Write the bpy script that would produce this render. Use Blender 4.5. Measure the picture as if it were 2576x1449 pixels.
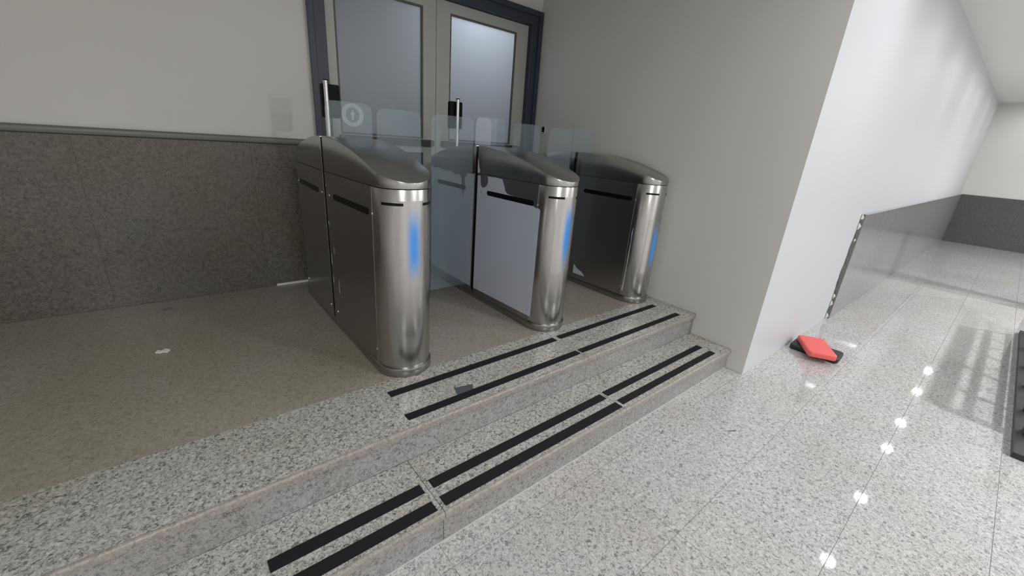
import bpy, bmesh, math, random
from mathutils import Vector

random.seed(7)
for o in list(bpy.data.objects):
    bpy.data.objects.remove(o, do_unlink=True)
scene = bpy.context.scene
COL = scene.collection

# ------------------------------------------------------------------ camera
cam_data = bpy.data.cameras.new('camera')
cam_data.sensor_fit = 'HORIZONTAL'
cam_data.sensor_width = 36.0
cam_data.lens = 36.0 * 1033.557 / 2576.0
cam_data.clip_start = 0.02
cam = bpy.data.objects.new('camera', cam_data)
COL.objects.link(cam)
cam.location = (-2.95319, -0.86496, 1.44756)
cam.rotation_mode = 'XYZ'
cam.rotation_euler = (1.22454, -0.07203, -0.68433)
scene.camera = cam

# ------------------------------------------------------------------ world, exposure
world = bpy.data.worlds.new('world')
scene.world = world
world.use_nodes = True
bg = world.node_tree.nodes['Background']
bg.inputs[0].default_value = (0.8, 0.85, 0.9, 1)
bg.inputs[1].default_value = 0.05
vs = scene.view_settings
vs.view_transform = 'Standard'
vs.look = 'None'
vs.exposure = 0.6
vs.gamma = 1.0
vs.use_curve_mapping = False
scene.cycles.max_bounces = 8
scene.cycles.diffuse_bounces = 3
scene.cycles.glossy_bounces = 3

LAMP = 85.0            # radiance of the ceiling downlights
LAMP_COL = (0.97, 0.98, 1.0)
LAMPS = [(x, -0.74) for x in (-2.6, -0.8, 0.75, 2.3, 3.83, 5.55, 6.7, 8.5, 10.0)]
LAMPS_FAR = [(-3.65, -3.7), (0.45, -3.7), (4.55, -3.7)]  # leftmost one is an unseen lamp added to brighten the platform side
LAMP_FAR = 420.0
LAMPS_FILL = [(7.4, -3.7)]  # unseen lamp added to brighten the hall beyond the shadow band

# ------------------------------------------------------------------ measures
ZC = 2.88               # ceiling
Y1, Y2 = 0.12, 0.422    # risers
H1, ZP = 0.15, 0.314    # tread, platform
D = 2.436               # door wall
XW = 10.6               # far wall
XL, YF = -6.5, -5.6     # closing walls behind the camera

# ------------------------------------------------------------------ materials
def new_mat(name):
    m = bpy.data.materials.new(name)
    m.use_nodes = True
    nt = m.node_tree
    b = nt.nodes['Principled BSDF']
    return m, nt, b

def plain(name, col, rough=0.5, metal=0.0, spec=0.5, vary=0.0, vscale=3.0, bump=0.0, bscale=60.0):
    m, nt, b = new_mat(name)
    b.inputs['Base Color'].default_value = (*col, 1)
    b.inputs['Roughness'].default_value = rough
    b.inputs['Metallic'].default_value = metal
    b.inputs['Specular IOR Level'].default_value = spec
    geo = nt.nodes.new('ShaderNodeNewGeometry')
    if vary:
        n = nt.nodes.new('ShaderNodeTexNoise')
        n.inputs['Scale'].default_value = vscale
        n.inputs['Detail'].default_value = 4
        nt.links.new(geo.outputs['Position'], n.inputs['Vector'])
        mx = nt.nodes.new('ShaderNodeMix'); mx.data_type = 'RGBA'
        mx.inputs[6].default_value = (*[c * (1 - vary) for c in col], 1)
        mx.inputs[7].default_value = (*[min(1, c * (1 + vary)) for c in col], 1)
        nt.links.new(n.outputs['Fac'], mx.inputs[0])
        nt.links.new(mx.outputs[2], b.inputs['Base Color'])
    if bump:
        n2 = nt.nodes.new('ShaderNodeTexNoise')
        n2.inputs['Scale'].default_value = bscale
        n2.inputs['Detail'].default_value = 3
        nt.links.new(geo.outputs['Position'], n2.inputs['Vector'])
        bp = nt.nodes.new('ShaderNodeBump')
        bp.inputs['Strength'].default_value = bump
        bp.inputs['Distance'].default_value = 0.002
        nt.links.new(n2.outputs['Fac'], bp.inputs['Height'])
        nt.links.new(bp.outputs['Normal'], b.inputs['Normal'])
    return m

def granite(name, dark, mid, light, scale=85.0, rough=0.15, tint=None, tint_scale=2.0, spots=0.5, per_piece=0.0):
    """speckled polished stone: grey grains, dark flecks, cloudy tint"""
    m, nt, b = new_mat(name)
    geo = nt.nodes.new('ShaderNodeNewGeometry')
    info = nt.nodes.new('ShaderNodeObjectInfo')
    off = nt.nodes.new('ShaderNodeMath'); off.operation = 'MULTIPLY'
    off.inputs[1].default_value = 37.0
    nt.links.new(info.outputs['Random'], off.inputs[0])
    add = nt.nodes.new('ShaderNodeVectorMath'); add.operation = 'ADD'
    nt.links.new(geo.outputs['Position'], add.inputs[0])
    nt.links.new(off.outputs[0], add.inputs[1])
    n = nt.nodes.new('ShaderNodeTexNoise')
    n.inputs['Scale'].default_value = scale
    n.inputs['Detail'].default_value = 3.0
    n.inputs['Roughness'].default_value = 0.62
    n.inputs['Distortion'].default_value = 1.1
    nt.links.new(add.outputs[0], n.inputs['Vector'])
    r = nt.nodes.new('ShaderNodeValToRGB')
    e = r.color_ramp.elements
    e[0].position = 0.33; e[0].color = (*dark, 1)
    e[1].position = 0.68; e[1].color = (*light, 1)
    k = r.color_ramp.elements.new(0.47); k.color = (*mid, 1)
    nt.links.new(n.outputs['Fac'], r.inputs['Fac'])
    # dark flecks
    v = nt.nodes.new('ShaderNodeTexNoise')
    v.inputs['Scale'].default_value = scale * 1.7
    v.inputs['Detail'].default_value = 2
    v.inputs['Distortion'].default_value = 2.0
    nt.links.new(add.outputs[0], v.inputs['Vector'])
    vr = nt.nodes.new('ShaderNodeMapRange')
    vr.inputs['From Min'].default_value = 0.30
    vr.inputs['From Max'].default_value = 0.38
    vr.inputs['To Min'].default_value = spots
    vr.inputs['To Max'].default_value = 0.0
    nt.links.new(v.outputs['Fac'], vr.inputs['Value'])
    mx = nt.nodes.new('ShaderNodeMix'); mx.data_type = 'RGBA'
    nt.links.new(vr.outputs['Result'], mx.inputs[0])
    nt.links.new(r.outputs['Color'], mx.inputs[6])
    mx.inputs[7].default_value = (*[c * 0.35 for c in dark], 1)
    out = mx.outputs[2]
    if tint:
        c = nt.nodes.new('ShaderNodeTexNoise')
        c.inputs['Scale'].default_value = tint_scale
        c.inputs['Detail'].default_value = 3
        nt.links.new(geo.outputs['Position'], c.inputs['Vector'])
        cr = nt.nodes.new('ShaderNodeMapRange')
        cr.inputs['From Min'].default_value = 0.35
        cr.inputs['From Max'].default_value = 0.65
        nt.links.new(c.outputs['Fac'], cr.inputs['Value'])
        m2 = nt.nodes.new('ShaderNodeMix'); m2.data_type = 'RGBA'; m2.blend_type = 'MULTIPLY'
        nt.links.new(cr.outputs['Result'], m2.inputs[0])
        nt.links.new(out, m2.inputs[6])
        m2.inputs[7].default_value = (*tint, 1)
        out = m2.outputs[2]
    if per_piece:
        hr = nt.nodes.new('ShaderNodeMapRange')
        hr.inputs['To Min'].default_value = 1 - per_piece
        hr.inputs['To Max'].default_value = 1 + per_piece
        nt.links.new(info.outputs['Random'], hr.inputs['Value'])
        hv = nt.nodes.new('ShaderNodeHueSaturation')
        nt.links.new(hr.outputs['Result'], hv.inputs['Value'])
        nt.links.new(out, hv.inputs['Color'])
        out = hv.outputs['Color']
    nt.links.new(out, b.inputs['Base Color'])
    b.inputs['Roughness'].default_value = rough
    return m

def steel(name, col=(0.5, 0.49, 0.48), rough=0.3, streak=0.03, vertical=None):
    m, nt, b = new_mat(name)
    b.inputs['Metallic'].default_value = 1.0
    tc = nt.nodes.new('ShaderNodeNewGeometry')
    mp = nt.nodes.new('ShaderNodeMapping')
    mp.inputs['Scale'].default_value = vertical if vertical else (5, 5, 240)
    nt.links.new(tc.outputs['Position'], mp.inputs['Vector'])
    n = nt.nodes.new('ShaderNodeTexNoise')
    n.inputs['Scale'].default_value = 1.0
    n.inputs['Detail'].default_value = 3
    nt.links.new(mp.outputs['Vector'], n.inputs['Vector'])
    rr = nt.nodes.new('ShaderNodeMapRange')
    rr.inputs['To Min'].default_value = rough - 0.015
    rr.inputs['To Max'].default_value = rough + 0.015
    nt.links.new(n.outputs['Fac'], rr.inputs['Value'])
    nt.links.new(rr.outputs['Result'], b.inputs['Roughness'])
    mx = nt.nodes.new('ShaderNodeMix'); mx.data_type = 'RGBA'
    mx.inputs[6].default_value = (*[c * (1 - streak) for c in col], 1)
    mx.inputs[7].default_value = (*[c * (1 + streak) for c in col], 1)
    nt.links.new(n.outputs['Fac'], mx.inputs[0])
    nt.links.new(mx.outputs[2], b.inputs['Base Color'])
    return m

def emitter(name, col, strength):
    m, nt, b = new_mat(name)
    b.inputs['Base Color'].default_value = (0.9, 0.9, 0.9, 1)
    b.inputs['Emission Color'].default_value = (*col, 1)
    b.inputs['Emission Strength'].default_value = strength
    return m

def thin_glass(name, tint=(0.925, 0.955, 0.965), haze=0.09, haze_col=(0.48, 0.60, 0.68), refl=1.0):
    m, nt, b = new_mat(name)
    nt.nodes.remove(b)
    out = nt.nodes['Material Output']
    tr = nt.nodes.new('ShaderNodeBsdfTransparent'); tr.inputs[0].default_value = (*tint, 1)
    df = nt.nodes.new('ShaderNodeBsdfDiffuse'); df.inputs[0].default_value = (*haze_col, 1)
    gl = nt.nodes.new('ShaderNodeBsdfGlossy'); gl.inputs['Roughness'].default_value = 0.03
    n = nt.nodes.new('ShaderNodeTexNoise'); n.inputs['Scale'].default_value = 4
    geo = nt.nodes.new('ShaderNodeNewGeometry')
    nt.links.new(geo.outputs['Position'], n.inputs['Vector'])
    hz = nt.nodes.new('ShaderNodeMapRange')
    hz.inputs['To Min'].default_value = haze * 0.5
    hz.inputs['To Max'].default_value = haze * 1.5
    nt.links.new(n.outputs['Fac'], hz.inputs['Value'])
    m1 = nt.nodes.new('ShaderNodeMixShader')
    nt.links.new(hz.outputs['Result'], m1.inputs[0])
    nt.links.new(tr.outputs[0], m1.inputs[1]); nt.links.new(df.outputs[0], m1.inputs[2])
    fr = nt.nodes.new('ShaderNodeFresnel'); fr.inputs[0].default_value = 1.45
    m2 = nt.nodes.new('ShaderNodeMixShader')
    inv = nt.nodes.new('ShaderNodeMath'); inv.operation = 'SUBTRACT'
    inv.inputs[0].default_value = 1.0
    nt.links.new(geo.outputs['Backfacing'], inv.inputs[1])
    frf = nt.nodes.new('ShaderNodeMath'); frf.operation = 'MULTIPLY'
    nt.links.new(fr.outputs[0], frf.inputs[0]); nt.links.new(inv.outputs[0], frf.inputs[1])
    nt.links.new(frf.outputs[0], m2.inputs[0])
    nt.links.new(m1.outputs[0], m2.inputs[1]); nt.links.new(gl.outputs[0], m2.inputs[2])
    nt.links.new(m2.outputs[0], out.inputs['Surface'])
    return m

def frosted(name):
    m, nt, b = new_mat(name)
    nt.nodes.remove(b)
    out = nt.nodes['Material Output']
    tl = nt.nodes.new('ShaderNodeBsdfTranslucent'); tl.inputs[0].default_value = (0.66, 0.70, 0.74, 1)
    df = nt.nodes.new('ShaderNodeBsdfDiffuse'); df.inputs[0].default_value = (0.30, 0.31, 0.34, 1)
    gl = nt.nodes.new('ShaderNodeBsdfGlossy'); gl.inputs['Roughness'].default_value = 0.35
    m1 = nt.nodes.new('ShaderNodeMixShader'); m1.inputs[0].default_value = 0.5
    nt.links.new(df.outputs[0], m1.inputs[1]); nt.links.new(tl.outputs[0], m1.inputs[2])
    m2 = nt.nodes.new('ShaderNodeMixShader'); m2.inputs[0].default_value = 0.05
    nt.links.new(m1.outputs[0], m2.inputs[1]); nt.links.new(gl.outputs[0], m2.inputs[2])
    nt.links.new(m2.outputs[0], out.inputs['Surface'])
    return m

def film_mat(name, col):
    """bluish white protective plastic film, slightly rumpled"""
    return plain(name, col, rough=0.35, vary=0.05, vscale=7, bump=0.25, bscale=18)

M = {}
M['paint'] = plain('cream_paint', (0.70, 0.682, 0.642), 0.6, vary=0.02, vscale=1.5)
M['paint_hall'] = plain('cool_lit_paint', (0.59, 0.60, 0.63), 0.45, vary=0.02, vscale=1.5)  # copy of the wall paint with the hall light's cool tint put in
M['ceiling'] = plain('ceiling_paint', (0.78, 0.79, 0.76), 0.8)
M['hall'] = granite('pale_granite', (0.21, 0.208, 0.212), (0.50, 0.492, 0.487), (0.70, 0.69, 0.685), 78, 0.04,
                    tint=(0.95, 0.92, 0.88), tint_scale=1.4, spots=0.55, per_piece=0.03)
M['grout'] = plain('grout', (0.50, 0.47, 0.43), 0.8, vary=0.1, vscale=30)
M['step'] = granite('step_granite', (0.10, 0.10, 0.095), (0.40, 0.40, 0.38), (0.66, 0.65, 0.63), 80, 0.22,
                    tint=(0.93, 0.90, 0.82), tint_scale=3.0, spots=0.75)
M['riser'] = granite('riser_granite', (0.15, 0.15, 0.155), (0.30, 0.298, 0.30), (0.40, 0.397, 0.395), 75, 0.25,
                     tint=(0.92, 0.88, 0.82), tint_scale=4.0, spots=0.75)
M['nosing'] = granite('worn_nosing', (0.20, 0.175, 0.15), (0.29, 0.26, 0.23), (0.37, 0.34, 0.305), 75, 0.4, spots=0.2)
M['platform'] = granite('brown_granite', (0.26, 0.22, 0.19), (0.35, 0.307, 0.27), (0.42, 0.375, 0.335), 75, 0.22,
                        tint=(0.86, 0.90, 0.80), tint_scale=1.3, spots=0.4)
M['wains'] = granite('dark_granite', (0.075, 0.068, 0.058), (0.13, 0.12, 0.105), (0.19, 0.178, 0.158), 60, 0.28,
                     tint=(0.98, 0.86, 0.72), tint_scale=2.2, spots=0.7)
M['wains_cap'] = plain('granite_cap', (0.17, 0.165, 0.14), 0.35, vary=0.12, vscale=40)
M['wains_hall'] = granite('grey_wainscot_granite', (0.24, 0.24, 0.245), (0.29, 0.285, 0.29), (0.33, 0.325, 0.33), 60, 0.12, spots=0.2,
                          per_piece=0.03)
M['wains_far'] = granite('charcoal_wainscot_granite', (0.07, 0.07, 0.07), (0.10, 0.10, 0.10), (0.13, 0.125, 0.125), 60, 0.2, spots=0.2)
M['mortar'] = plain('mortar', (0.10, 0.10, 0.09), 0.9, vary=0.35, vscale=40, bump=0.8, bscale=90)
M['plaster_crumb'] = plain('plaster_crumb', (0.6, 0.58, 0.55), 0.9, vary=0.1, vscale=40)
M['caulk'] = plain('white_caulk', (0.55, 0.55, 0.54), 0.6)
M['strip'] = plain('black_grit_tape', (0.012, 0.012, 0.016), 0.75, spec=0.25, bump=0.5, bscale=900)
M['tape'] = plain('grey_tape', (0.09, 0.10, 0.12), 0.4)
M['steel'] = steel('brushed_steel', (0.40, 0.385, 0.37), 0.30)
M['steel_lid'] = steel('brushed_steel_lid', (0.42, 0.41, 0.405), 0.26, 0.02, (200, 3, 3))
M['steel_cap'] = steel('brushed_steel_cap', (0.50, 0.485, 0.475), 0.25, 0.02, (120, 120, 2))
M['steel_foot'] = steel('brushed_steel_plinth', (0.36, 0.35, 0.34), 0.3)
M['chrome'] = plain('polished_tube', (0.78, 0.78, 0.78), 0.15, metal=1.0)
M['black'] = plain('black_plastic', (0.006, 0.006, 0.007), 0.5, spec=0.12)
M['void'] = plain('black_liner', (0.006, 0.007, 0.010), 0.8, spec=0.2)
M['window'] = plain('dark_sensor_window', (0.006, 0.006, 0.008), 0.3, spec=0.15)
M['screw'] = plain('screw_head', (0.8, 0.8, 0.8), 0.3, metal=1.0)
M['film'] = film_mat('protective_film', (0.56, 0.60, 0.70))
M['glass'] = thin_glass('dusty_glass')
M['glass_film'] = thin_glass('wiped_glass', haze=0.2, haze_col=(0.66, 0.68, 0.74))
M['etched'] = thin_glass('etched_glass', tint=(0.9, 0.93, 0.94), haze=0.30, haze_col=(0.62, 0.72, 0.75))
M['frost'] = frosted('frosted_pane')
M['frame'] = plain('navy_door_frame', (0.034, 0.042, 0.070), 0.4, vary=0.1)
M['leaf'] = plain('grey_green_door_leaf', (0.45, 0.46, 0.43), 0.4, vary=0.03)
M['beyond'] = plain('dim_room_paint', (0.22, 0.22, 0.22), 0.8)
M['bead'] = plain('dark_bead', (0.10, 0.105, 0.10), 0.5)
M['door_low'] = plain('slate_door_panel', (0.07, 0.078, 0.095), 0.35)
M['rail'] = plain('dark_push_bar', (0.035, 0.04, 0.045), 0.35)
M['red'] = plain('red_foam', (0.80, 0.13, 0.12), 0.55, vary=0.03, vscale=10)
M['pad_black'] = plain('black_foam', (0.014, 0.014, 0.018), 0.5)
M['white'] = plain('white_plastic', (0.8, 0.8, 0.78), 0.4)
M['paper'] = plain('paper_scrap', (0.85, 0.85, 0.8), 0.7)
M['dark_steel'] = plain('painted_dark_steel', (0.035, 0.035, 0.034), 0.5, vary=0.15, vscale=6)
M['lamp_far'] = emitter('far_lamp_diffuser', LAMP_COL, LAMP_FAR)
M['lamp'] = emitter('lamp_diffuser', LAMP_COL, LAMP)
M['lamp_in'] = emitter('inner_lamp_diffuser', (0.95, 0.97, 1.0), 120.0)

# blue reflected glow painted on the steel as emission, brightest in the middle
def blue_glow_mat(name, half_w, half_h):
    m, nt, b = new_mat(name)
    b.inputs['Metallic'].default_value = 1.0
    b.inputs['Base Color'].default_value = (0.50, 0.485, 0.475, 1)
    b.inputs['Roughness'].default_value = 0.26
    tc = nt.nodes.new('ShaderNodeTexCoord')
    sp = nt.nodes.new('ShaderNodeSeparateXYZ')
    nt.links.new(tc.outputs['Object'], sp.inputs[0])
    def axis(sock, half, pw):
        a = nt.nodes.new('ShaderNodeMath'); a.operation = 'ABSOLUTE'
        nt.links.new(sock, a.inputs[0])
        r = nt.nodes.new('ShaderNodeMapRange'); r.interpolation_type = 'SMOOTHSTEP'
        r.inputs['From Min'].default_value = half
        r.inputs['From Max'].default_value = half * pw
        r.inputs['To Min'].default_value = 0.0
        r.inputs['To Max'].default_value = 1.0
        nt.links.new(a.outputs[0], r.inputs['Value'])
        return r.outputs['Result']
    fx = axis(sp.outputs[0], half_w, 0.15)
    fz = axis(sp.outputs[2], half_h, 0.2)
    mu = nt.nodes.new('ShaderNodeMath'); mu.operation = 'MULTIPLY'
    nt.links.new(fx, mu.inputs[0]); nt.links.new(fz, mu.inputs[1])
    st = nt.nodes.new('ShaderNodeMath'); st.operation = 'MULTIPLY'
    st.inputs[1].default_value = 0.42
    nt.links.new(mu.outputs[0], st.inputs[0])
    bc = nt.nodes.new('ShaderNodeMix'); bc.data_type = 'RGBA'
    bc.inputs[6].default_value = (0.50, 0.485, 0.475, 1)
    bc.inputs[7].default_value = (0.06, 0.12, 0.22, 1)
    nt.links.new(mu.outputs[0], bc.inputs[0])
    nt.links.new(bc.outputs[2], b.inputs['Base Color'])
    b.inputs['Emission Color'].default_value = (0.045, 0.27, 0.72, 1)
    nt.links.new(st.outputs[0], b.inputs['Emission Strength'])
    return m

# ------------------------------------------------------------------ mesh helpers
def link(name, me, mat, parent=None, loc=(0, 0, 0)):
    o = bpy.data.objects.new(name, me)
    COL.objects.link(o)
    if mat and not me.materials:
        me.materials.append(M[mat] if isinstance(mat, str) else mat)
    o.location = loc
    if parent:
        o.parent = parent
    return o

def mesh(name, verts, faces, mat, parent=None, org=(0, 0, 0), bevel=0.0, smooth=False, seg=2, loc=(0, 0, 0)):
    me = bpy.data.meshes.new(name)
    me.from_pydata([(v[0] - org[0], v[1] - org[1], v[2] - org[2]) for v in verts], [], faces)
    bm = bmesh.new(); bm.from_mesh(me)
    bmesh.ops.recalc_face_normals(bm, faces=bm.faces)
    if bevel:
        ed = [e for e in bm.edges if len(e.link_faces) == 2 and e.calc_face_angle(0) > 0.6]
        bmesh.ops.bevel(bm, geom=ed, offset=bevel, segments=seg, profile=0.5, affect='EDGES', clamp_overlap=True)
    bm.to_mesh(me); bm.free()
    if smooth:
        for p in me.polygons:
            p.use_smooth = True
        try:
            me.set_sharp_from_angle(angle=math.radians(35))
        except Exception:
            pass
    return link(name, me, mat, parent, loc)

def boxv(x0, x1, y0, y1, z0, z1):
    v = [(x0, y0, z0), (x1, y0, z0), (x1, y1, z0), (x0, y1, z0), (x0, y0, z1), (x1, y0, z1), (x1, y1, z1), (x0, y1, z1)]
    f = [(0, 3, 2, 1), (4, 5, 6, 7), (0, 1, 5, 4), (1, 2, 6, 5), (2, 3, 7, 6), (3, 0, 4, 7)]
    return v, f

def box(name, b, mat, parent=None, org=(0, 0, 0), bevel=0.0, smooth=False):
    v, f = boxv(*b)
    return mesh(name, v, f, mat, parent, org, bevel, smooth)

def boxes(name, bs, mat, parent=None, org=(0, 0, 0)):
    V, F = [], []
    for b in bs:
        v, f = boxv(*b)
        n = len(V)
        V += v; F += [tuple(i + n for i in q) for q in f]
    return mesh(name, V, F, mat, parent, org)

def prism(name, pts, a0, a1, axis, mat, parent=None, org=(0, 0, 0), bevel=0.0, smooth=False, seg=2):
    """closed 2-D outline extruded along axis ('x': pts are (y,z); 'y': (x,z); 'z': (x,y))"""
    def P(p, a):
        return {'x': (a, p[0], p[1]), 'y': (p[0], a, p[1]), 'z': (p[0], p[1], a)}[axis]
    n = len(pts)
    V = [P(p, a0) for p in pts] + [P(p, a1) for p in pts]
    F = [tuple(range(n))[::-1], tuple(range(n, 2 * n))]
    F += [(i, (i + 1) % n, n + (i + 1) % n, n + i) for i in range(n)]
    return mesh(name, V, F, mat, parent, org, bevel, smooth, seg)

def tube(name, p0, p1, r, mat, parent=None, org=(0, 0, 0), n=16):
    p0, p1 = Vector(p0), Vector(p1)
    d = (p1 - p0).normalized()
    u = d.orthogonal().normalized(); w = d.cross(u)
    V = []
    for p in (p0, p1):
        for i in range(n):
            a = 2 * math.pi * i / n
            V.append(tuple(p + u * (r * math.cos(a)) + w * (r * math.sin(a))))
    F = [tuple(range(n)), tuple(range(n, 2 * n))] + [(i, (i + 1) % n, n + (i + 1) % n, n + i) for i in range(n)]
    return mesh(name, V, F, mat, parent, org, 0.0, True)

def rounded(x0, x1, z0, z1, r, n=5, lower=False):
    """rectangle outline with rounded upper corners (and lower ones if asked)"""
    pts = []
    def arc(cx, cz, a0):
        for i in range(n + 1):
            a = math.radians(a0 + 90 * i / n)
            pts.append((cx + r * math.cos(a), cz + r * math.sin(a)))
    arc(x1 - r, z1 - r, 0)
    arc(x0 + r, z1 - r, 90)
    if lower:
        arc(x0 + r, z0 + r, 180); arc(x1 - r, z0 + r, 270)
    else:
        pts += [(x0, z0), (x1, z0)]
    return pts

def empty(name, loc):
    o = bpy.data.objects.new(name, None)
    o.empty_display_size = 0.1
    COL.objects.link(o)
    o.location = loc
    return o

def tag(o, label, cat, group=None, kind=None):
    o['label'] = label
    o['category'] = cat
    if group: o['group'] = group
    if kind: o['kind'] = kind
    return o

def struct(o, label, cat):
    return tag(o, label, cat, kind='structure')

# ================================================================== the setting
# hall floor: grout bed and single granite tiles
fl = box('floor', (XL, XW + 0.2, YF, Y1 + 0.01, -0.08, -0.004), 'grout')
struct(fl, 'pale speckled granite tile floor of the lower hall', 'floor')
TX, TY = 0.80, 0.415
g = 0.0007
v, f = boxv(-TX / 2 + g, TX / 2 - g, -TY / 2 + g, TY / 2 - g, -0.03, 0)
tile0 = mesh('tile', v, f, 'hall', fl, bevel=0.0006)
tile_me = tile0.data
first = True
for j in range(14):
    y1 = 0.01 - j * TY
    x = -0.775 - 7 * TX
    while x < XW:
        c = (x + TX / 2, y1 - TY / 2, 0.0)
        if c[0] > XL and not (c[1] < -1.8 and (c[0] < -4.5 or c[0] > 8.6)):
            if first:
                tile0.location = c; first = False
            else:
                o = tile0.copy(); COL.objects.link(o); o.parent = fl; o.location = c
        x += TX
# narrow cut row along the step
x = -0.775 - 7 * TX
while x < 0.0:
    x1 = min(x + TX, -0.002)
    box('tile', (x + g, x1 - g, 0.01 + g, Y1, -0.03, 0.0), 'hall', fl)
    x += TX

# steps and platform
NOS = 0.012
st = box('step', (XL, 0.0, Y1 + 0.006, Y2 + 0.05, -0.05, H1 - 0.03), 'grout')
struct(st, 'lower granite step below the turnstiles', 'step')
edges = [-6.5, -5.69, -4.59, -3.49, -2.352, -1.252, 0.0]

def step_pieces(parent, ya, yb, ztop, zbot, tread_mat, edges=edges):
    for a, b in zip(edges[:-1], edges[1:]):
        a2, b2 = a + 0.0012, b - 0.0012
        # tread slab with a rounded nosing
        r = 0.013; pts = []
        for i in range(7):
            t = math.radians(90 + 90 * i / 6)
            pts.append((ya - NOS + r + r * math.cos(t), ztop - r + r * math.sin(t)))
        pts += [(ya - NOS, ztop - 0.03), (yb, ztop - 0.03), (yb, ztop)]
        s = prism('tread_slab', pts, a2, b2, 'x', tread_mat, parent, smooth=True)
        s.data.materials.append(M['nosing'])
        for p in s.data.polygons:
            if p.center.y < ya - NOS + r and abs(p.normal.x) < 0.5 and p.normal.z > -0.3:
                p.material_index = 1
        box('riser_slab', (a2, b2, ya, ya + 0.02, zbot, ztop - 0.0305), 'riser', parent)

step_pieces(st, Y1, Y2 - 0.001, H1, 0.0, 'step')
box('caulk_line', (XL, -0.003, Y1 - 0.004, Y1 - 0.0005, 0.0005, 0.004), 'caulk', st)
pf = box('platform', (XL, -0.001, 0.792, D, -0.05, ZP - 0.0005), 'platform')
struct(pf, 'raised brownish granite platform carrying the turnstiles', 'platform')
box('platform_core', (XL, -0.001, Y2 + 0.021, 0.79, -0.05, ZP - 0.031), 'grout', pf)
step_pieces(pf, Y2, 0.7915, ZP, H1 + 0.0005, 'step', [XL, -3.75, -1.236, 0.0])

# door wall
DX0, DX1, DZ = -2.05, -0.02, 2.548
wb = boxes('wall_back', [(XL, DX0, D, D + 0.2, -0.05, ZC), (DX1, 0.2, D, D + 0.2, -0.05, ZC), (DX0, DX1, D, D + 0.2, DZ, ZC)], 'paint')
struct(wb, 'cream plaster wall with the double door in it', 'wall')
wx = [DX0, -2.48, -3.30, -4.12, -4.94, -5.76, XL]
for b_, a_ in zip(wx[:-1], wx[1:]):
    box('wainscot_slab', (a_ + 0.0003, b_ - 0.0003, D - 0.028, D - 0.0005, ZP + 0.001, 1.306), 'wains', wb, bevel=0.0004)
prof = [(D - 0.0006, 1.306), (D - 0.034, 1.306), (D - 0.046, 1.312), (D - 0.050, 1.324), (D - 0.046, 1.338), (D - 0.034, 1.347), (D - 0.0006, 1.347)]
prism('wainscot_cap', prof, XL, DX0 + 0.0, 'x', 'wains_cap', wb, smooth=True)

# right wall (cream face towards the gates) and hall wall (white lit face)
wr = box('wall_right', (0.0, 0.2, 0.0, D, -0.05, ZC), 'paint')
struct(wr, 'cream plaster wall ending in the sharp corner right of the steps', 'wall')
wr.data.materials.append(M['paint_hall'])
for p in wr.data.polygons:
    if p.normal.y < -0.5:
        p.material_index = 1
wh = box('wall_hall', (0.2, XW, 0.0, 0.2, -0.05, ZC), 'paint_hall')
struct(wh, 'brightly lit white wall along the lower hall', 'wall')
ZW = 1.04
x = 1.96
while x < XW - 0.03:
    x1 = min(x + 0.88, XW - 0.0)
    box('wainscot_slab', (x + 0.0006, x1 - 0.0006, -0.026, -0.0005, 0.001, ZW - 0.012), 'wains_hall', wh)
    x = x1
box('wainscot_cap', (1.96, XW, -0.034, -0.0005, ZW - 0.0115, ZW), 'wains_hall', wh, bevel=0.003)
# broken mortar edge at the start of the hall wainscot
V = []; n = 22
for i in range(n + 1):
    z = 0.002 + (ZW - 0.004) * i / n
    w = 0.018 + 0.030 * random.random() + (0.02 if 6 < i < 18 else 0.0)
    V += [(1.958, -0.0005, z), (1.958, -0.020, z), (1.958 - w, -0.006 - 0.008 * random.random(), z), (1.958 - w - 0.012, -0.0005, z)]
F = []
for i in range(n):
    for k in range(4):
        a, b_ = i * 4 + k, i * 4 + (k + 1) % 4
        F.append((a, b_, b_ + 4, a + 4))
F += [(0, 1, 2, 3), tuple(n * 4 + k for k in range(4))]
mesh('mortar_edge', V, F, 'mortar', wh)
for z, s in ((0.03, 0.05), (0.16, 0.035), (0.24, 0.03), (0.80, 0.03), (0.93, 0.045), (1.01, 0.05)):
    V = []
    for k in range(8):
        a = 2 * math.pi * k / 8
        V.append((1.93 + s * 0.6 * math.cos(a) * random.uniform(.7, 1.2), -0.004, z + s * math.sin(a) * random.uniform(.7, 1.1)))
    V.append((1.932, -0.022, z))
    mesh('plaster_chunk', V, [tuple(range(8))] + [(k, (k + 1) % 8, 8) for k in range(8)], 'plaster_crumb', wh)

wf = box('wall_far', (XW, XW + 0.2, YF, 0.2, -0.05, ZC), 'paint')
struct(wf, 'cream wall closing the far end of the hall', 'wall')
y = -0.036
while y > -3.6:
    box('wainscot_slab', (XW - 0.026, XW - 0.0005, y - 0.9 + 0.0006, y - 0.0006, 0.001, ZW), 'wains_far', wf)
    y -= 0.9
cl = box('ceiling', (XL, XW + 0.2, YF, D + 0.2, ZC, ZC + 0.1), 'ceiling')
struct(cl, 'pale plain ceiling above hall and platform', 'ceiling')
ws = box('wall_left', (XL - 0.2, XL, YF - 0.2, D + 0.2, -0.05, ZC), 'paint')
struct(ws, 'cream wall at the left end of the hall', 'wall')
wq = box('wall_front', (XL, XW + 0.2, YF - 0.2, YF, -0.05, ZC), 'paint')
struct(wq, 'cream wall opposite the turnstiles', 'wall')

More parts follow.
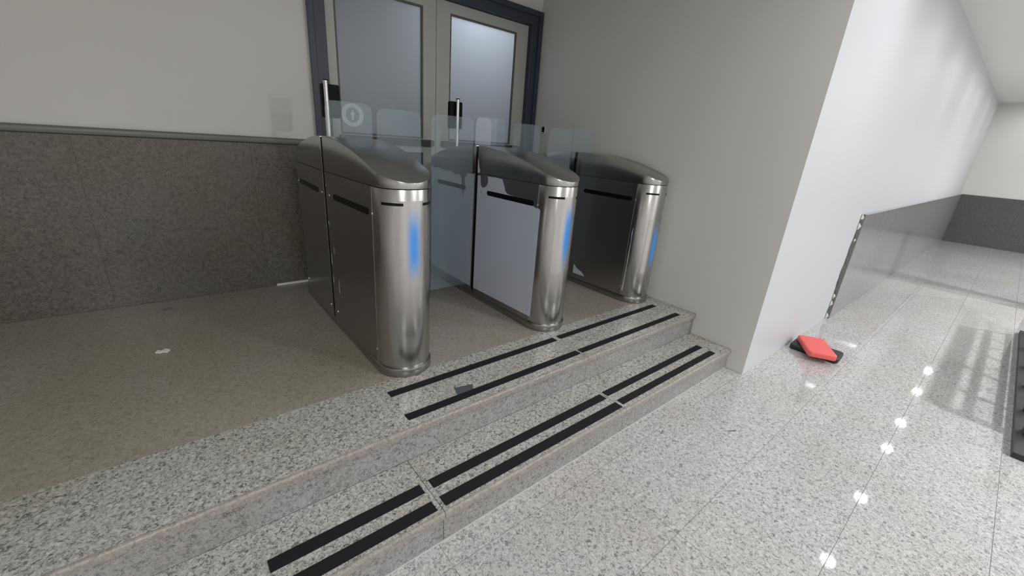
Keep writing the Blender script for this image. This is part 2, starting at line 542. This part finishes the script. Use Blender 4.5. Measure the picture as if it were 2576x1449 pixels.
# ------------------------------------------------------------------ double door
dr = empty('door_1', (-1.05, D, ZP))
struct(dr, 'double door with frosted panes in a navy frame', 'door')
O = (-1.05, D, ZP)
FW = 0.105
prism('door_frame', [(DX0, ZP + .001), (DX0, DZ), (DX1, DZ), (DX1, ZP + .001), (DX1 - FW, ZP + .001), (DX1 - FW, DZ - FW), (DX0 + FW, DZ - FW), (DX0 + FW, ZP + .001)],
      D - 0.02, D + 0.14, 'y', 'frame', dr, O, bevel=0.004)
# raised outer lip of the frame
prism('frame_lip', [(DX0 - .012, ZP + .001), (DX0 - .012, DZ + .012), (DX1 + .012, DZ + .012), (DX1 + .012, ZP + .001), (DX1 - .03, ZP + .001), (DX1 - .03, DZ - .03), (DX0 + .03, DZ - .03), (DX0 + .03, ZP + .001)],
      D - 0.034, D - 0.0205, 'y', 'frame', dr, O, bevel=0.003)
def leaf(x0, x1, gx0, gx1):
    zt, gz1, gz0 = DZ - FW - 0.004, 2.362, 1.40
    lf = prism('door_leaf', [(x0, ZP + .006), (x1, ZP + .006), (x1, zt), (x0, zt)], D + 0.03, D + 0.07, 'y', 'leaf', dr, O)
    # cut the openings: rebuild as stiles and rails in one mesh
    bs = [(x0, gx0, D + .03, D + .07, ZP + .006, zt), (gx1, x1, D + .03, D + .07, ZP + .006, zt),
          (gx0, gx1, D + .03, D + .07, gz1, zt), (gx0, gx1, D + .03, D + .07, 1.29, gz0),
          (gx0, gx1, D + .03, D + .07, ZP + .006, ZP + .14)]
    bpy.data.objects.remove(lf, do_unlink=True)
    lf = boxes('door_leaf', bs, 'leaf', dr, O)
    box('pane', (gx0 + .001, gx1 - .001, D + 0.047, D + 0.055, gz0 + .001, gz1 - .001), 'frost', lf, O)
    b = 0.014
    boxes('glazing_bead', [(gx0, gx0 + b, D + .034, D + .0465, gz0, gz1), (gx1 - b, gx1, D + .034, D + .0465, gz0, gz1),
                           (gx0 + b, gx1 - b, D + .034, D + .0465, gz1 - b, gz1), (gx0 + b, gx1 - b, D + .034, D + .0465, gz0, gz0 + b)], 'bead', lf, O)
    box('lower_panel', (gx0 + .001, gx1 - .001, D + 0.045, D + 0.057, ZP + .141, 1.289), 'door_low', lf, O)
    pb = prism('push_bar', rounded(x0 + .05, x1 - .03, 1.345, 1.395, 0.012, 4, True), D - 0.012, D + 0.012, 'y', 'rail', lf, O, bevel=0.002)
    boxes('bar_bracket', [(x0 + .055, x0 + .10, D + .0125, D + .0295, 1.35, 1.39), (x1 - .08, x1 - .035, D + .0125, D + .0295, 1.35, 1.39)], 'rail', pb, O)
leaf(-1.943, -1.087, -1.873, -1.200)
leaf(-1.083, -0.127, -0.958, -0.262)
# room beyond the door
rb = boxes('wall_beyond', [(-3.2, 1.2, 4.6, 4.7, ZP, 2.8), (-3.3, -3.2, D + .2, 4.7, ZP, 2.8), (1.2, 1.3, D + .2, 4.7, ZP, 2.8),
                           (-3.3, 1.3, D + .2, 4.7, 2.8, 2.9), (-3.3, 1.3, D + .2, 4.7, ZP - .1, ZP)], 'beyond')
struct(rb, 'pale lit room behind the frosted door panes', 'room')

# ------------------------------------------------------------------ ceiling lamps
def downlight(x, y, z, mat, label, r=0.085, group='ceiling downlights'):
    e = empty('downlight', (x, y, z))
    tag(e, label, 'lamp', group)
    N = 28
    V, F = [], []
    for rr, zz in ((r + .016, 0.0), (r + .016, -0.004), (r + .006, -0.010), (r, -0.008), (r, 0.0)):
        for i in range(N):
            a = 2 * math.pi * i / N
            V.append((rr * math.cos(a), rr * math.sin(a), zz - 0.0005))
    for k in range(4):
        for i in range(N):
            F.append((k * N + i, k * N + (i + 1) % N, (k + 1) * N + (i + 1) % N, (k + 1) * N + i))
    mesh('trim_ring', V, F, 'white', e, smooth=True)
    V = [((r - .001) * math.cos(2 * math.pi * i / N), (r - .001) * math.sin(2 * math.pi * i / N), -0.004) for i in range(N)]
    me = bpy.data.meshes.new('diffuser')
    me.from_pydata(V, [], [tuple(range(N))[::-1]])
    link('diffuser', me, mat, e)
    return e
for x, y in LAMPS:
    if x > 2.0:
        downlight(x, y, ZC, 'lamp', 'round white downlight in the ceiling row mirrored in the hall floor', r=0.062)
    else:
        downlight(x, y, ZC, 'lamp', 'round white downlight in the ceiling row near the steps', group='downlights near the steps')
for x, y in LAMPS_FAR:
    downlight(x, y, ZC, 'lamp_far', 'unseen round downlight in the ceiling row away from the white wall', r=0.14, group='far ceiling downlights')
for x, y in LAMPS_FILL:
    downlight(x, y, ZC, 'lamp_far', 'unseen downlight added to brighten the hall near the far wall', r=0.15, group='far ceiling downlights')
downlight(-0.66, 2.98, 2.8, 'lamp_in', 'round ceiling lamp glowing behind the frosted door', r=0.16, group='lamps beyond the door')

# ================================================================== turnstiles
YS, YC0, RC = 1.52, 0.898, 0.132          # slot, centre of the rounded end, its radius
ZB, ZS = ZP + 0.045, 1.220                # top of plinth, seam under the lid
def hw(y):
    return 0.148 - 0.016 * min(1.0, abs(y - YS) / (YS - YC0))
def half(y):
    d = abs(y - YS)
    y = YS - d
    return hw(y) if y >= YC0 else math.sqrt(max(0.0, RC * RC - (YC0 - y) ** 2))
def lid_z(y):
    return 1.395 - 0.262 * (y - YS) ** 2
def mir(y, s):                              # s=-1 front half, s=+1 rear half
    return YS + s * abs(YS - y)

def rows():
    ys = [YS - 0.015 - (YS - 0.015 - YC0) * i / 14 for i in range(15)]
    ys += [YC0 - RC * math.sin(math.radians(90 * i / 12)) for i in range(1, 12)]
    return ys

def end_outline(r, yc, n=20):
    return [(r * math.cos(math.radians(180 + 180 * i / n)), yc + r * math.sin(math.radians(180 + 180 * i / n))) for i in range(n + 1)]

FILM_FRONT = [(1.500, 1.205), (1.474, 1.208), (1.462, 1.141), (1.440, 1.131), (1.417, 1.135), (1.397, 1.150), (1.384, 1.173), (1.386, 1.196), (1.392, 1.210),
              (1.345, 1.209), (1.300, 1.212), (1.239, 1.208), (1.226, 1.185), (1.212, 1.161), (1.206, 1.140), (1.179, 1.124), (1.110, 1.118), (1.049, 1.109), (1.0, 1.106), (0.951, 1.098),
              (0.935, 1.086), (0.917, 1.080), (0.895, 1.082), (0.8785, 1.074), (0.8785, 0.395), (1.500, 0.395)]
FILM_BACK = [(1.545, 1.207), (1.63, 1.207), (1.665, 1.17), (1.66, 1.11), (1.68, 1.03), (1.70, 1.08), (1.71, 1.16), (1.74, 1.190), (1.80, 1.178), (1.87, 1.198), (1.95, 1.193), (2.05, 1.205),
             (2.1615, 1.200), (2.1615, 0.395), (1.545, 0.395)]

def slot_outline(y0, z0, y1, z1, t):
    """bar outline with rounded ends between two points in the (y,z) plane"""
    dy, dz = y1 - y0, z1 - z0
    L = math.hypot(dy, dz); uy, uz = dy / L, dz / L
    a0 = math.atan2(uz, uy)
    pts = []
    for (cy, cz, s) in ((y1 - uy * t, z1 - uz * t, -90), (y0 + uy * t, z0 + uz * t, 90)):
        for i in range(7):
            a = a0 + math.radians(s + 180 * i / 6)
            pts.append((cy + t * math.cos(a), cz + t * math.sin(a)))
    return pts

def turnstile(cx, label, glow_z, film, wings, top_glass):
    T = empty('turnstile', (cx, YS, ZP))
    tag(T, label, 'turnstile', 'turnstiles on the platform')
    O = (0, YS, ZP)
    # plinth: whole footprint, a touch larger
    fr = end_outline(RC + 0.006, YC0)
    bk = [(-x, 2 * YS - y) for x, y in fr]
    prism('plinth', fr + bk, ZP + 0.0005, ZB, 'z', 'steel_foot', T, O, bevel=0.004, smooth=True)
    # dark liner that shows in the slot
    core = [(-hw(YC0) + .014, YC0 + .002), (hw(YC0) - .014, YC0 + .002), (.148 - .012, YS - .05), (.148 - .012, YS + .05),
            (hw(YC0) - .014, 2 * YS - YC0 - .002), (-hw(YC0) + .014, 2 * YS - YC0 - .002), (-.148 + .012, YS + .05), (-.148 + .012, YS - .05)]
    prism('slot_liner', core, ZB + .0005, ZS - .004, 'z', 'void', T, O)
    box('slot_filler', (-.1468, .1468, YS - .0147, YS + .0147, ZB + .06, 1.3905), 'void', T, O)
    for s in (-1, 1):
        # rounded end column
        pts = [(x, y) for x, y in end_outline(RC - .001, YC0)]
        pts = [(pts[0][0], YC0 - .0 + .006)] + pts + [(pts[-1][0], YC0 + .006)]
        if s > 0:
            pts = [(-x, 2 * YS - y) for x, y in pts]
        cap = prism('end_column', pts, ZB + .0003, ZS - .003, 'z', 'steel_cap', T, O, bevel=0.0015, smooth=True)
        # sensor windows let into the column
        for sg in (-1, 1):
            V, F = [], []
            N = 8
            for i in range(N + 1):
                a = math.radians(sg * (20 + 42 * i / N))
                for rr in (RC - .004, RC + .0006):
                    for z in (1.149, 1.161):
                        xx = rr * math.sin(a); yy = YC0 - rr * math.cos(a)
                        V.append((xx if s < 0 else -xx, yy if s < 0 else 2 * YS - yy, z))
            for i in range(N):
                b = i * 4
                F += [(b + 2, b + 3, b + 7, b + 6), (b, b + 4, b + 5, b + 1), (b, b + 2, b + 6, b + 4), (b + 1, b + 5, b + 7, b + 3)]
            F += [(0, 1, 3, 2), (N * 4, N * 4 + 2, N * 4 + 3, N * 4 + 1)]
            mesh('sensor_window', V, F, 'window', cap, O)
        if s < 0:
            # painted blue glow wrapped on the column front, height set per turnstile
            z0, z1 = glow_z
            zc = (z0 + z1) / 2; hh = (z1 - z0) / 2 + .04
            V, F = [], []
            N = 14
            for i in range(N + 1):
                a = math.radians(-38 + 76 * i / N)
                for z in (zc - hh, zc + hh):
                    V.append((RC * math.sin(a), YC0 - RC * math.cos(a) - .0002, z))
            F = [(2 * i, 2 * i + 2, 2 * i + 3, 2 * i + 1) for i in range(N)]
            glow_o = mesh('painted_blue_glow', V, F, blue_glow_mat('blue_glow', 0.042, hh), cap, (0, YS, zc), smooth=True, loc=(0, 0, zc - ZP))
            glow_o['label'] = 'soft blue reflected glow painted on the end column'
        # lid half
        ys = rows()
        V, F = [], []
        for y in ys:
            h = half(y)
            yy = mir(y, s)
            V += [(-h, yy, lid_z(y)), (h, yy, lid_z(y)), (h, yy, ZS), (-h, yy, ZS)]
        k = len(ys)
        yt = mir(YC0 - RC, s)
        V += [(0, yt, lid_z(YC0 - RC)), (0, yt, ZS)]
        for i in range(k - 1):
            a, b = i * 4, i * 4 + 4
            F += [(a, a + 1, b + 1, b), (a + 1, a + 2, b + 2, b + 1), (a + 2, a + 3, b + 3, b + 2), (a + 3, a, b, b + 3)]
        a = (k - 1) * 4; t = k * 4
        F += [(0, 3, 2, 1), (a, a + 1, t), (a + 2, a + 3, t + 1), (a + 1, a + 2, t + 1, t), (a + 3, a, t, t + 1)]
        lid = mesh('lid', V, F, 'steel_lid', T, O, bevel=0.003, smooth=True)
        # side panels
        for sx in (-1, 1):
            ya, yb = YS - .0155, YC0 - .022
            pts = [(sx * hw(ya), ya), (sx * hw(YC0), YC0 + .0065), (sx * (hw(YC0) - .012), YC0 + .0065), (sx * (hw(ya) - .011), ya)]
            if s > 0:
                pts = [(x, 2 * YS - y) for x, y in pts]
            pn = prism('side_panel', pts, ZB + .0003, ZS - .003, 'z', 'steel', T, O, bevel=0.0008)
            # long sensor window
            def on_side(poly, off, name, mat, parent, thick=0.004):
                V = []
                for (y, z) in poly:
                    V.append((sx * (hw(y) + off), y, z))
                for (y, z) in poly:
                    V.append((sx * (hw(y) + off - thick), y, z))
                n_ = len(poly)
                F = [tuple(range(n_)), tuple(range(n_, 2 * n_))[::-1]] + [(i, (i + 1) % n_, n_ + (i + 1) % n_, n_ + i) for i in range(n_)]
                return mesh(name, V, F, mat, parent, O)
            so = slot_outline(mir(1.392, s), 1.103, mir(0.935, s), 1.103, 0.0155)
            on_side(so, .0012, 'sensor_window', 'window', pn)
            for (y, z) in ((1.455, 1.10), (0.905, 1.10), (1.455, 0.43), (0.915, 0.43)):
                c = [(mir(y, s) + .006 * math.cos(i * math.pi / 4), z + .006 * math.sin(i * math.pi / 4)) for i in range(8)]
                on_side(c, .0018, 'screw', 'screw', pn, .003)
            if film == 'full' and sx < 0:
                fo = on_side(FILM_FRONT if s < 0 else FILM_BACK, .0008, 'protective_film', 'film', pn, .0006)
                fo['label'] = 'bluish white protective film torn at the top'
                if s < 0:
                    fp = on_side([(1.5045, 1.315), (1.495, 1.29), (1.488, 1.262), (1.478, 1.24), (1.482, 1.222), (1.5045, 1.222)], .0008, 'film_remnant', 'film', lid, .0005)
            if film == 'edge' and sx < 0 and s < 0:
                on_side([(0.881, 0.40), (0.896, 0.40), (0.889, 0.47), (0.885, 0.60), (0.887, 0.70), (0.883, 0.80), (0.888, 0.86), (0.881, 0.90)], .0008, 'film_remnant', 'film', pn, .0006)
                on_side([(1.40, 0.40), (1.27, 0.40), (1.30, 0.43), (1.36, 0.45), (1.40, 0.48)], .0008, 'film_remnant', 'film', pn, .0006)
            if film == 'bits' and sx < 0 and s < 0:
                for (y, z, w_, h_) in ((1.492, 0.945, .005, .012), (1.492, 0.74, .004, .03), (1.488, 0.62, .004, .02), (1.44, 0.80, .003, .02), (1.40, 0.60, .003, .04), (1.494, 1.15, .006, .004)):
                    on_side([(y - w_, z - h_), (y + w_ * .6, z - h_ * .8), (y + w_, z + h_ * .7), (y - w_ * .3, z + h_)], .0008, 'film_remnant', 'film', pn, .0006)
    # glass
    for (x0, x1) in wings:
        gw = prism('glass_wing', rounded(x0 - cx, x1 - cx, 0.43, 1.560, 0.04, 6), YS - .005, YS + .005, 'y', 'glass', T, O)
        gw['label'] = 'clear glass barrier wing with rounded upper corners'
    x0, x1 = top_glass
    gt = prism('glass_top', rounded(x0 - cx, x1 - cx, 1.345, 1.572, 0.04, 6), YS - .005, YS + .005, 'y', 'glass', T, O)
    gt['label'] = 'small upright glass pane on the lid'
    return T, gt

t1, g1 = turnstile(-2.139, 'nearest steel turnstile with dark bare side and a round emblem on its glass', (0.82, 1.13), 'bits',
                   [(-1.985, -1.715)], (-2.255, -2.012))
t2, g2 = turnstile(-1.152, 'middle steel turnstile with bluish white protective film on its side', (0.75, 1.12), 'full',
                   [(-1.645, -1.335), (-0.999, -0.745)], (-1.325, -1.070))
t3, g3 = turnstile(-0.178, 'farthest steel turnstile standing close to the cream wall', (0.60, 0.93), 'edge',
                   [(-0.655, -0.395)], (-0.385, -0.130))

# etched emblem on the nearest pane: ring, disc, small figure
def ring(name, cx, cz, r0, r1, mat, parent, org, y, n=36):
    V, F = [], []
    for i in range(n):
        a = 2 * math.pi * i / n
        for rr in (r0, r1):
            V.append((cx + rr * math.cos(a), y, cz + rr * math.sin(a)))
    F = [(2 * i, 2 * i + 1, (2 * i + 3) % (2 * n), (2 * i + 2) % (2 * n)) for i in range(n)]
    return mesh(name, V, F, mat, parent, org)
OE = (0, YS, ZP)
ex, ez, ey = 0.022, 1.510, YS - .0056
ring('emblem_ring', ex, ez, 0.037, 0.058, 'etched', g1, OE, ey)
prism('emblem_figure', [(ex - .004, ez - .026), (ex + .004, ez - .026), (ex + .005, ez - .006), (ex + .014, ez + .014), (ex + .007, ez + .012), (ex + .002, ez + .024),
                        (ex - .004, ez + .026), (ex - .003, ez + .010), (ex - .013, ez + .012), (ex - .005, ez - .004)], ey - .0003, ey, 'y', 'etched', g1, OE)
# pale film still on part of the middle gate's pane
pf2 = prism('film_remnant', rounded(-0.170, -0.045, 1.40, 1.570, 0.036, 6), ey - .0004, ey, 'y', 'glass_film', g2, OE)

# ------------------------------------------------------------------ readers on posts
def reader(x, y, label, zt=1.70, dx=0.0):
    zb = lid_z(y) - 0.004
    e = empty('card_reader_post', (x, y, zb))
    tag(e, label, 'card reader', 'card readers on posts')
    O = (0, 0, zb)
    tube('post', (0, 0, zb), (0, 0, zt), 0.0135, 'chrome', e, O)
    tube('post_cap', (0, 0, zt), (0, 0, zt + .006), 0.0145, 'black', e, O)
    tube('flange', (0, 0, zb + .003), (0, 0, zb + .009), 0.028, 'chrome', e, O, 24)
    rd = prism('reader', rounded(-.055 + dx, .055 + dx, zt - .205, zt - .015, .010, 4, True), .020, .052, 'y', 'black', e, O, bevel=0.003, smooth=True)
    boxes('bracket', [(-.016, .016, .0125, .0195, zt - .15, zt - .07)], 'black', rd, O)
reader(-2.108, 1.97, 'slim chrome post with black card reader on the nearest turnstile', dx=0.032)
reader(-1.160, 2.00, 'slim chrome post with black card reader on the middle turnstile')

# ------------------------------------------------------------------ anti-slip strips
def strip(x0, x1, y0, y1, z, label):
    cx, cy = (x0 + x1) / 2, (y0 + y1) / 2
    v, f = boxv(x0, x1, y0, y1, z + .0004, z + .0022)
    s = mesh('anti_slip_strip', v, f, 'strip', None, (cx, cy, z), loc=(cx, cy, z), bevel=0.0006)
    tag(s, label, 'grip strip', 'black anti-slip strips on the steps')
strip(-2.315, -1.248, .655, .699, ZP, 'long black grip strip closest to the turnstiles, left one of its row on the platform')
strip(-1.214, -0.150, .660, .702, ZP, 'black grip strip closest to the turnstiles, right one of its row by the cream wall')
strip(-2.322, -1.248, .464, .507, ZP, 'long black grip strip along the platform edge, left one, touching a grey tape patch')
strip(-1.230, -0.140, .466, .508, ZP, 'black grip strip along the platform edge, right one ending near the cream wall')
strip(-2.895, -2.370, .230, .279, H1, 'short black grip strip on lower step, inner row, leftmost piece')
strip(-2.332, -1.266, .232, .280, H1, 'long black grip strip on lower step, inner row, middle piece')
strip(-1.240, -0.168, .242, .286, H1, 'black grip strip on lower step, inner row, piece next to the cream wall')
strip(-2.895, -2.371, .133, .182, H1, 'short black grip strip on lower step, outer row, cut by the bottom of the picture')
strip(-2.336, -1.252, .134, .184, H1, 'long black grip strip on lower step, outer row, middle piece')
strip(-1.230, -0.168, .146, .190, H1, 'black grip strip on lower step, outer row, piece next to the cream wall')

# ------------------------------------------------------------------ small things
def poly_thing(name, pts, z, h, mat, label, cat):
    cx = sum(p[0] for p in pts) / len(pts); cy = sum(p[1] for p in pts) / len(pts)
    V = [(x, y, z + .0003) for x, y in pts] + [(x, y, z + h) for x, y in pts]
    n_ = len(pts)
    F = [tuple(range(n_))[::-1], tuple(range(n_, 2 * n_))] + [(i, (i + 1) % n_, n_ + (i + 1) % n_, n_ + i) for i in range(n_)]
    o = mesh(name, V, F, mat, None, (cx, cy, z), loc=(cx, cy, z))
    return tag(o, label, cat)
poly_thing('tape_patch', [(-2.040, .566), (-1.946, .545), (-1.968, .5075), (-2.055, .5075)], ZP, .0008, 'tape', 'grey tape patch on the platform beside a grip strip', 'tape')
poly_thing('paper_scrap', [(-3.125, 1.632), (-3.105, 1.618), (-3.098, 1.626), (-3.078, 1.610), (-3.066, 1.632), (-3.082, 1.655), (-3.100, 1.640), (-3.113, 1.655)], ZP, .006, 'paper', 'tiny crumpled white paper scrap on the brown platform', 'paper')
poly_thing('paper_fleck', [(-3.085, 2.235), (-3.045, 2.230), (-3.042, 2.250), (-3.080, 2.256)], ZP, .003, 'wains_cap', 'faint pale fleck on the platform near the dark wainscot', 'paper')
poly_thing('floor_scuff', [(-.745, -.222), (-.735, -.230), (-.690, -.258), (-.684, -.252), (-.715, -.234)], 0.0, .0012, 'tape', 'dark scuffed scrap on the pale hall floor below the steps', 'scrap')
sk = prism('cable_strip', [(D - .030, ZP + .0005), (D - .052, ZP + .0005), (D - .052, ZP + .010), (D - .047, ZP + .014), (D - .035, ZP + .014), (D - .030, ZP + .010)], -2.43, -2.06, 'x', 'white', None, (-2.245, D - .04, ZP), bevel=.001)
sk.location = (-2.245, D - .04, ZP)
tag(sk, 'thin white plastic strip lying against the base of the dark wainscot', 'strip')

# foam pads
def pad(name, cx, cy, z, L, Wd, h, ang, mat, label, tilt=0.0):
    v, f = boxv(-L / 2, L / 2, -Wd / 2, Wd / 2, 0, h)
    me_o = mesh(name, v, f, mat, None, bevel=0.0)
    me = me_o.data
    bm = bmesh.new(); bm.from_mesh(me)
    vert = [e for e in bm.edges if abs((e.verts[0].co - e.verts[1].co).z) > h * .9]
    bmesh.ops.bevel(bm, geom=vert, offset=.028, segments=5, profile=.5, affect='EDGES')
    ed = [e for e in bm.edges if len(e.link_faces) == 2 and e.calc_face_angle(0) > .9]
    bmesh.ops.bevel(bm, geom=ed, offset=.010, segments=3, profile=.5, affect='EDGES')
    bm.to_mesh(me); bm.free()
    for p in me.polygons: p.use_smooth = True
    me.set_sharp_from_angle(angle=math.radians(50))
    me_o.location = (cx, cy, z)
    me_o.rotation_euler = (tilt, 0, ang)
    return tag(me_o, label, 'pad', 'foam pads on the hall floor')
pad('foam_pad', 0.925, -0.195, 0.0005, 0.33, 0.215, 0.042, math.radians(92), 'pad_black', 'black pad on the hall floor underneath the red pad')
pad('foam_pad', 0.862, -0.200, 0.0430, 0.335, 0.19, 0.046, math.radians(30.6), 'red', 'red pad lying askew on the black pad by the white wall')

# small switch on the cream wall
sw = box('wall_switch', (-0.008, -0.0003, 2.250, 2.300, 1.530, 1.595), 'paint', None, (0, 2.275, 1.5625), bevel=.002)
sw.location = (0, 2.275, 1.5625)
tag(sw, 'tiny dark switch on the cream wall beside the door', 'switch')
box('rocker', (-0.011, -0.0081, 2.260, 2.290, 1.540, 1.588), 'black', sw, (0, 2.275, 1.5625))

# low frame with made-up rails and unseen post, added to throw floor shadows
gf = empty('shadow_rail_frame', (1.9, -1.30, 0))
tag(gf, 'dark low metal frame at the right picture edge, rails added to throw shadows', 'barrier')
OG = (1.9, -1.30, 0)
box('base_plate', (0.42, 3.40, -1.62, -1.265, 0.001, 0.035), 'dark_steel', gf, OG, bevel=.004)
box('top_rail', (0.72, 3.32, -1.345, -1.285, 0.370, 0.430), 'dark_steel', gf, OG, bevel=.004)
box('rail', (0.72, 3.32, -1.325, -1.300, 0.250, 0.280), 'dark_steel', gf, OG)
box('rail', (0.72, 3.32, -1.325, -1.300, 0.115, 0.135), 'dark_steel', gf, OG)
for xx, w in ((0.74, .09), (1.12, .045), (1.62, .04), (2.12, .045), (2.70, .04), (3.28, .03)):
    box('upright', (xx - w / 2, xx + w / 2, -1.330, -1.295, 0.0355, 0.3695), 'dark_steel', gf, OG)
pl = box('shadow_post', (4.64, 5.00, -1.62, -1.34, 0.0, 1.45), 'dark_steel', None, (4.82, -1.48, 0), bevel=.006)
pl.location = (4.82, -1.48, 0)
tag(pl, 'unseen dark square post added to throw a band of shadow', 'post')
